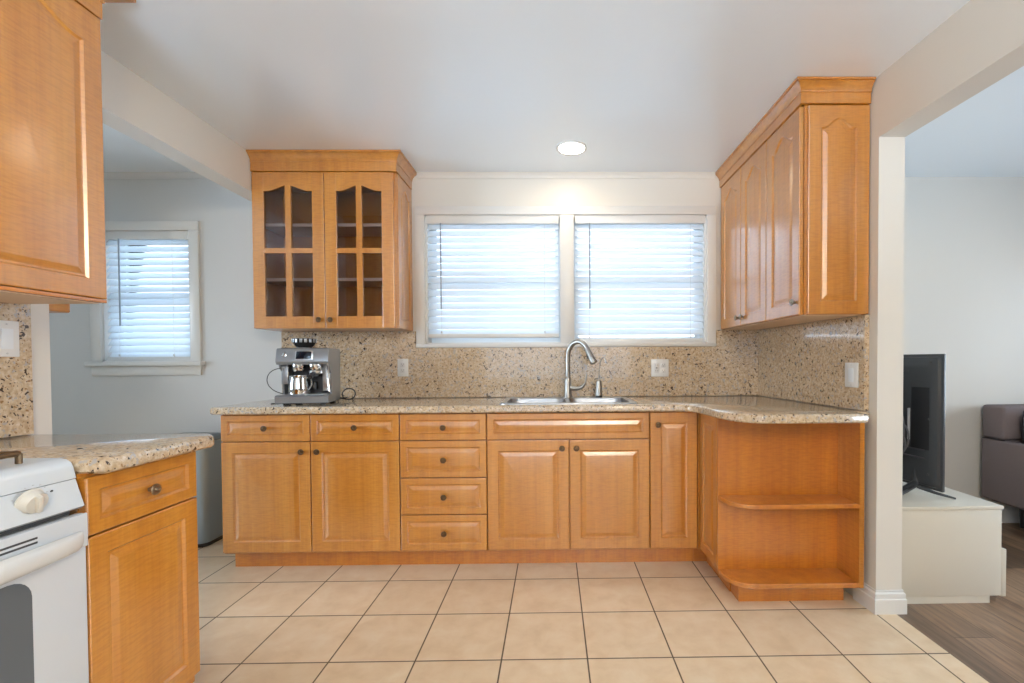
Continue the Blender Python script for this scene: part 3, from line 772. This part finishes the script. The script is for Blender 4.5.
# ------------------------------------------------------------------ outlets and switches
def plate(name, label, cat, M, w=.072, h=.118, kinds=('outlet',), group=None):
    """M maps local x (right), -y (out of the wall), z (up); origin at the plate centre on the wall"""
    loc = M @ Vector((0, 0, -h/2))
    t = thing(name, label, cat, loc, group)
    obj('cover_plate', MB().box(-w/2, w/2, -.006, 0, -h/2, h/2, .0025, M=M), M_WHITE, t)
    n = len(kinds)
    for i, k in enumerate(kinds):
        cx = (i-(n-1)/2)*.046
        for zz in (-.041, .041):
            sc = MB(); sc.lathe([(.0005, 0), (.003, 0), (.0028, .001), (.0005, .0012)], 10, M=M @ Matrix.Translation((cx, -.006, zz*1.17 if k != 'outlet' else zz*1.17)) @ Matrix.Rotation(PI/2, 4, 'X'))
            obj('screw', sc, M_STEEL, t)
        if k == 'outlet':
            for zz in (-.0195, .0195):
                rc_ = obj('receptacle', MB().box(cx-.017, cx+.017, -.0078, -.0055, zz-.0145, zz+.0145, .001, M=M), mat('receptacle_white', (.66, .66, .65), .35), t)
                sl = MB()
                for s_ in (-.0065, .0065): sl.box(cx+s_-.001, cx+s_+.001, -.0082, -.0076, zz-.001, zz+.008, M=M)
                sl.box(cx-.0022, cx+.0022, -.0082, -.0076, zz-.009, zz-.005, M=M)
                obj('slots', sl, M_SLOT, rc_)
        elif k == 'gfci':
            rc_ = obj('receptacle', MB().box(cx-.0165, cx+.0165, -.0078, -.0055, -.034, .034, .001, M=M), mat('gfci_white', (.64, .64, .64), .35), t)
            sl = MB()
            for zz in (-.022, .015):
                for s_ in (-.0065, .0065): sl.box(cx+s_-.001, cx+s_+.001, -.0082, -.0076, zz, zz+.008, M=M)
            sl.box(cx-.006, cx+.006, -.0082, -.0076, -.003, .003, M=M)
            obj('slots', sl, M_SLOT, rc_)
        else:
            obj('rocker', MB().box(cx-.0165, cx+.0165, -.0085, -.0055, -.033, .033, .001, M=M @ Matrix.Rotation(.02, 4, 'X')), mat('rocker_white', (.74, .78, .82), .3), t)
plate('wall_outlet', 'white single wall outlet on the granite beside the espresso machine', 'outlet', T(-1.002, yb0, 1.116))
plate('wall_outlet', 'white double wall outlet plate on the granite right of the faucet', 'outlet', T(.721, yb0, 1.104), w=.118, h=.118, kinds=('gfci', 'outlet'))
an = math.atan(.0465)
Mw = T(wx(2.20)-.0235, 2.20, 1.078, FACE_W+an)
plate('wall_switch', 'white light switch on the granite at the right under the wall cabinet', 'switch', Mw, w=.09, kinds=('switch',))
Ml = T(XL+.0215, 1.545, 1.235, FACE_E)
plate('wall_switch', 'white rocker light switch on the granite at the left edge above the range', 'switch', Ml, kinds=('switch',))

# ------------------------------------------------------------------ ceiling light
cl = thing('ceiling_light', 'round white recessed ceiling light in front of the window', 'light', (.118, 2.775, ZC-.004))
Mc = Matrix.Translation((.118, 2.775, ZC))
obj('trim_ring', MB().lathe([(.078, -.0005), (.094, -.0005), (.092, -.006), (.080, -.007), (.076, -.003), (.078, -.0005)], 36, M=Mc, cap=False), M_WHITE, cl)
obj('lens', MB().lathe([(.001, -.0008), (.077, -.0008), (.077, -.004), (.001, -.0045)], 32, M=Mc), M_LAMP, cl)
sp = bpy.data.lights.new('recessed_lamp', 'AREA'); sp.shape = 'DISK'; sp.size = .15; sp.energy = 1.0; sp.color = (1, .80, .55)
so = bpy.data.objects.new('recessed_lamp', sp); so.location = (.118, 2.775, ZC-.012); COL.objects.link(so)

# unseen flush ceiling fixture, added behind the camera for warm light on the fronts
fm = thing('added_ceiling_fixture', 'added round flush ceiling fixture with a frosted glass bowl, out of view behind the camera', 'light', (.75, -1.55, ZC-.09))
Mf = Matrix.Translation((.75, -1.55, ZC))
obj('pan', MB().lathe([(.001, -.001), (.20, -.001), (.205, -.02), (.20, -.03), (.001, -.03)], 40, M=Mf), M_WHITE, fm)
obj('glass_bowl', MB().lathe([(.001, -.031), (.185, -.031), (.175, -.055), (.12, -.08), (.05, -.09), (.001, -.092)], 40, M=Mf), M_LAMP, fm)
sp = bpy.data.lights.new('added_warm_lamp', 'POINT'); sp.shadow_soft_size = .2; sp.energy = 62; sp.color = (1, .81, .55)
so = bpy.data.objects.new('added_warm_lamp', sp); so.location = (.75, -1.55, ZC-.24); COL.objects.link(so)

# ------------------------------------------------------------------ espresso machine
em = thing('espresso_machine', 'grey steel espresso machine with a touch screen and bean hopper on the worktop', 'coffee machine', (-1.533, 2.60, .914), rz=math.radians(11))
EM = WM[em.name]
def E(name, mb, m, parent=em): return obj(name, mb, m, parent, EM)
ew, ed = .262, .275
# local: x 0..ew to the right, y 0..ed to the back, z up
E('feet', MB().box(.02, .05, .03, .06, 0, .012).box(ew-.05, ew-.02, .03, .06, 0, .012).box(.02, .05, ed-.06, ed-.03, 0, .012).box(ew-.05, ew-.02, ed-.06, ed-.03, 0, .012).box(.012, ew-.012, .03, ed-.02, .006, .014), M_BLACK)
mb = MB(); pr = [(.0, .012), (-.004, .046), (.004, .054), (.02, .056), (.14, .056), (.14, .012)]
mb.loops([[(x, y, z) for y, z in pr] for x in (-.012, ew+.002)]); E('drip_tray', mb, M_GREYST)
E('drip_grate', MB().box(.005, ew-.015, .012, .135, .0565, .059, .001), M_STEEL)
# back body and side walls
mb = MB(); pr = [(.125, .012), (.125, .21), (.02, .225), (.012, .30), (.03, .312), (ed, .312), (ed, .012)]
mb2 = MB(); mb2.box(.012, ew-.012, .135, ed-.004, .0515, .235)
E('body', mb2, mat('dark_machine_core', (.05, .05, .055), .4, .5))
for xs_ in (0, ew-.010):
    s = MB(); pr2 = [(.10, .012), (.085, .06), (.075, .18), (.03, .222), (.03, .30), (ed, .305), (ed, .012)]
    s.loops([[(xs_+q, y, z) for y, z in pr2] for q in (0, .010)]); E('side_panel', s, M_GREYST)
E('back_panel', MB().box(.008, ew-.008, ed-.004, ed+.003, .02, .30, .002), M_BLACK)
mb = MB(); pr = [(.008, .228), (-.006, .245), (-.004, .255), (.014, .312), (.024, .320), (ed-.01, .318), (ed-.01, .235), (.06, .228)]
mb.loops([[(x, y, z) for y, z in pr] for x in (-.004, ew+.004)]); hd_ = E('head', mb, M_GREYST)
E('top_tray', MB().box(.012, ew-.012, .03, ed-.02, .318, .323, .002), M_BLACK)
sl_ = math.atan2(.018, .057)
SM = EM @ Matrix.Translation((0, -.0045, .254)) @ Matrix.Rotation(-sl_, 4, 'X')
obj('touch_screen', MB().box(.098, .178, -.002, .002, .005, .050, .001), M_BLACKG, hd_, SM)
obj('screen_bezel', MB().box(.094, .186, -.0012, .002, .002, .053, .001), M_STEEL, hd_, SM)
obj('power_button', MB().lathe([(.001, 0), (.012, 0), (.012, .004), (.009, .0055), (.001, .0055)], 20, M=Matrix.Translation((.040, 0, .030)) @ Matrix.Rotation(PI/2, 4, 'X')), M_CHROME, hd_, SM)
# hopper
hp = MB().lathe([(.001, .320), (.050, .320), (.050, .326), (.001, .327)], 30, M=Matrix.Translation((.098, .15, 0))); E('hopper_collar', hp, M_STEEL)
hp = MB().lathe([(.001, .327), (.040, .327), (.052, .340), (.060, .352), (.064, .362), (.064, .378), (.062, .380), (.001, .381)], 30, M=Matrix.Translation((.098, .15, 0)))
hop = E('bean_hopper', hp, mat('smoky_hopper', (.03, .028, .028), .12))
ht = MB()
for k in range(16):
    a_ = 2*PI*k/16
    ht.box(.0625, .0665, -.007, .007, .356, .378, .001, M=Matrix.Translation((.098, .15, 0)) @ Matrix.Rotation(a_, 4, 'Z'))
obj('lid_grip', ht, M_GREYST, hop, EM)
# group heads, portafilter, jug, steam wand, grinder outlet
def cylM(x, y): return Matrix.Translation((x, y, 0))
E('grinder_outlet', MB().lathe([(.001, .188), (.026, .188), (.032, .200), (.034, .212), (.034, .235), (.001, .235)], 26, M=cylM(.088, .075)), M_CHROME)
E('group_head', MB().lathe([(.001, .192), (.030, .192), (.034, .200), (.036, .214), (.036, .235), (.001, .235)], 26, M=cylM(.178, .078)), M_CHROME)
pf = E('portafilter', MB().lathe([(.001, .160), (.012, .160), (.018, .170), (.034, .176), (.036, .192), (.001, .192)], 26, M=cylM(.178, .078)), M_STEEL)
obj('portafilter_handle', MB().tube([(.178, .045, .180), (.182, .00, .172), (.186, -.055, .158)], [.009, .014, .012], 12), M_BLACK, pf, EM)
E('steam_wand', MB().tube([(.245, .07, .225), (.250, .045, .20), (.256, .035, .12), (.262, .03, .075)], .0055, 10), M_CHROME)
jug = MB().lathe([(.001, .0595), (.053, .0595), (.055, .064), (.054, .10), (.048, .150), (.050, .165), (.048, .165), (.046, .150), (.052, .10), (.052, .066), (.001, .065)], 30, M=cylM(.092, .066))
jg = obj('milk_jug', jug, M_CHROME, None, EM)
tag(jg, 'shiny steel milk jug standing on the drip tray of the espresso machine', 'jug')
jh = MB().tube([(.138, .056, .152), (.160, .050, .149), (.164, .048, .112), (.144, .054, .082)], .004, 8)
jo = obj('handle', jh, M_CHROME, jg, EM)
E('front_pillar', MB().box(.002, .038, .06, .13, .115, .226, .003), M_GREYST)
E('steam_guard', MB().box(.212, .250, .085, .09, .075, .228, .001), M_STEEL)
E('hot_water_spout', MB().tube([(.215, .075, .225), (.215, .055, .205), (.215, .05, .175)], .006, 10), M_CHROME)
E('tamper', MB().lathe([(.001, .085), (.017, .085), (.018, .12), (.012, .130), (.001, .131)], 18, M=cylM(.160, .112)), M_BLACK)
E('water_tank', MB().box(.006, ew-.006, ed+.003, ed+.028, .05, .30, .006), mat('smoky_tank', (.05, .05, .06), .1))
# cords
c1 = bez((.235, .23, .18), (-.03, .25, .30), (-.20, .10, .15), (.0, .06, .045), 2)
def cr(px): return px
E('milk_probe_cord', MB().tube(bez((-.004, .10, .205), (-.10, .10, .215), (-.13, .10, .085), (.004, .10, .058), 20), .0022, 6), M_CORD)
cord = [(.20, ed+.02, .03)] + [(.315+.038*math.cos(a_), ed-.02+.01*math.sin(a_), .042+.034*math.sin(a_)) for a_ in [-PI*.6+i*PI/9 for i in range(18)]] + [(.30, ed+.02, .02), (.24, ed+.02, .012)]
E('power_cord', MB().tube(cord, .0038, 7), M_CORD)
E('plug_lead', MB().tube([(-.050, .05, .006), (-.010, .06, .008), (.02, .09, .012)], .0042, 7), M_CORD)

# ------------------------------------------------------------------ trash can in the dining room
tc_ = thing('trash_can', 'blue-grey steel pedal trash can on the floor by the left end of the base cabinets', 'trash can', (-2.33, 3.0, 0))
o_ = rrect(-2.47, -2.180, 2.915, 3.115, .05)
def inset(p, d): return offset(p, d)
mb = MB(); mb.loops([[(x, y, z) for x, y in o_] for z in (.022, .655)]); obj('body', mb, M_CAN, tc_)
mb = MB(); mb.loops([[(x, y, 0) for x, y in inset(o_, -.003)], [(x, y, .022) for x, y in inset(o_, -.003)]]); obj('base_ring', mb, M_BLACK, tc_)
mb = MB(); mb.loops([[(x, y, z) for x, y in inset(o_, d)] for z, d in ((.657, -.004), (.682, -.004), (.692, .004), (.696, .02))]); obj('lid', mb, mat('grey_can_lid', (.20, .24, .27), .35, .5), tc_)
obj('pedal', MB().box(-2.36, -2.24, 2.862, 2.914, .020, .036, .004), M_BLACK, tc_)

# ------------------------------------------------------------------ living room
st = thing('tv_stand', 'low off-white lacquered stand under the television', 'tv stand', (1.85, 2.6, 0))
tx0, tx1, ty0, ty1 = wx(2.14)+TH+.022, 2.105, 2.140, 3.08
obj('body', MB().box(tx0, tx1, ty0, ty1, .036, .444, .002), M_STAND, st)
obj('top', MB().box(tx0, tx1+.006, ty0-.004, ty1, .4445, .462, .002), M_STAND, st)
obj('plinth', MB().box(tx0, tx1-.05, ty0+.004, ty1-.01, 0, .0355), M_STAND, st)
for i in range(2):
    a = ty0+.002+i*(ty1-ty0)/2
    obj('drawer', MB().box(tx1+.0008, tx1+.026, a, a+(ty1-ty0)/2-.004, .030, .255, .002), M_STAND, st)

tv = thing('television', 'black flat television seen from behind on the off-white stand', 'television', (1.875, 2.205, .462), rz=math.radians(90+10))
TM = WM[tv.name]       # local x runs back along the wall, local y points to the left (towards the kitchen)
def V_(name, mb, m, parent=tv): return obj(name, mb, m, parent, TM)
tw, tz0, tz1 = .92, .045, .715
V_('screen', MB().box(.006, tw-.006, -.0185, -.0165, tz0+.006, tz1-.006), M_BLACKG)
V_('bezel', MB().box(0, tw, -.016, -.002, tz0, tz1, .002), M_TVB)
sh_ = MB(); L = []
for y, i in ((-.002, .012), (.010, .018), (.020, .05)): L.append([(x, y, z) for x, z in rrect(i, tw-i, tz0+i, tz1-i, .02)])
sh_.loops(L); shell = V_('rear_shell', sh_, M_TVB)
bk = MB(); L = []
for y, i in ((.020, 0), (.036, .008), (.042, .02)): L.append([(x, y, z) for x, z in rrect(.21+i, tw-.12-i, .15+i, .50-i, .02)])
bk.loops(L); obj('electronics_hump', bk, M_TVR, shell, TM)
obj('vent_slot', MB().box(.16, .28, .0203, .0225, .625, .634), M_SLOT, shell, TM)
obj('wall_mount_recess', MB().box(.050, .145, .0203, .0215, .24, .55, .001), mat('tv_recess_dark', (.010, .010, .012), .5), shell, TM)
obj('port_strip', MB().box(.150, .158, .021, .030, .28, .44, .001), mat('grey_port_label', (.42, .43, .45), .4), shell, TM)
scw = MB()
for x, z in ((.045, .675), (.050, .395), (.055, .12)): scw.lathe([(.001, 0), (.006, 0), (.006, .003), (.001, .003)], 10, M=Matrix.Translation((x, .0205, z)) @ Matrix.Rotation(-PI/2, 4, 'X'))
obj('screws', scw, M_SLOT, shell, TM)
ct = MB()
ct.tube(bez((.20, .045, .36), (.07, .11, .40), (.06, .08, .22), (.22, .05, .19), 16), .004, 7)
ct.tube(bez((.20, .045, .30), (.10, .10, .34), (.08, .08, .20), (.24, .05, .16), 16), .004, 7)
ct.tube(bez((.19, .045, .42), (.12, .10, .44), (.08, .09, .28), (.22, .05, .14), 16), .0035, 7)
V_('cables', ct, mat('grey_cable', (.10, .10, .11), .5))
obj('lower_ledge', MB().box(.07, .16, .0203, .030, .235, .241, .001).box(.07, .18, .0203, .032, .195, .201, .001), M_TVR, shell, TM)
for fx_ in (.125, tw-.125):
    ft = MB()
    ft.tube([(fx_, .008, .14), (fx_, .012, .08), (fx_, .012, .045)], [.012, .014, .014], 8)
    ft.tube([(fx_, .014, .060), (fx_+.0, .08, .030), (fx_-.02, .145, .0125)], [.018, .018, .012], 8)
    ft.tube([(fx_, .002, .045), (fx_-.05, -.045, .022), (fx_-.11, -.10, .0055)], [.012, .008, .005], 8)
    V_('foot', ft, M_TVB)

so_ = thing('sofa', 'mauve-grey upholstered sofa with its left side showing, against the living room wall', 'sofa', (3.9, 2.7, 0))
sx0, sx1, sya, syb = 2.975, 5.0, 2.28, YL-.03
obj('frame', MB().box(sx0+.055, sx1-.16, sya+.03, syb-.01, .17, .34, .015), M_SOFA, so_)
obj('seat_cushion', MB().box(sx0+.06, (sx0+sx1)/2-.003, sya, syb-.20, .345, .47, .03, 3), M_SOFA, so_)
obj('seat_cushion', MB().box((sx0+sx1)/2+.003, sx1-.17, sya, syb-.20, .345, .47, .03, 3), M_SOFA, so_)
obj('backrest', MB().box(sx0, sx1, syb-.16, syb, .612, .838, .018, 3).box(sx0+.0555, sx1-.165, syb-.16, syb, .345, .612), M_SOFA, so_)
obj('armrest', MB().box(sx0, sx0+.055, sya, syb, .195, .606, .012, 3), M_SOFA, so_)
obj('armrest', MB().box(sx1-.16, sx1, sya, syb, .195, .606, .012, 3), M_SOFA, so_)
obj('seam', MB().box(sx0-.002, sx0+.02, syb-.15, syb-.01, .607, .6115), M_PILLOW, so_)
for lx_, ly_ in ((sx0+.08, sya+.08), (sx1-.08, sya+.08), (sx0+.22, syb-.08), (sx1-.22, syb-.08)):
    zt_ = .195 if ly_ < 2.5 else .17
    obj('leg', MB().lathe([(.001, 0), (.014, 0), (.022, zt_-.001), (.001, zt_-.001)], 14, M=Matrix.Translation((lx_, ly_, 0))), M_BLACK, so_)
pl = MB(); L = []
for k in range(9):
    u = -1+2*k/8; th_ = .075*math.sqrt(max(0, 1-u*u*.94)); 
    L.append((u, th_))
b = bmesh.new(); bmesh.ops.create_grid(b, x_segments=14, y_segments=14, size=1)
top = [(v.co.x, v.co.y) for v in b.verts]; fcs = [[v.index for v in f.verts] for f in b.faces]; b.free()
def puff(u, v): return .08*(max(0, 1-u*u)*max(0, 1-v*v))**.42
Mp = Matrix.Translation((3.225, syb-.25, .645)) @ Matrix.Rotation(-.25, 4, 'X') @ Matrix.Rotation(.12, 4, 'Y')
pl.add([(u*.2*(1-.06*v*v), -puff(u, v), v*.165*(1-.06*u*u)) for u, v in top], fcs, True, Mp)
pl.add([(u*.2*(1-.06*v*v), puff(u, v), v*.165*(1-.06*u*u)) for u, v in top], [f[::-1] for f in fcs], True, Mp)
tag(obj('cushion', pl, M_PILLOW), 'charcoal cushion leaning on the back of the grey sofa', 'cushion')
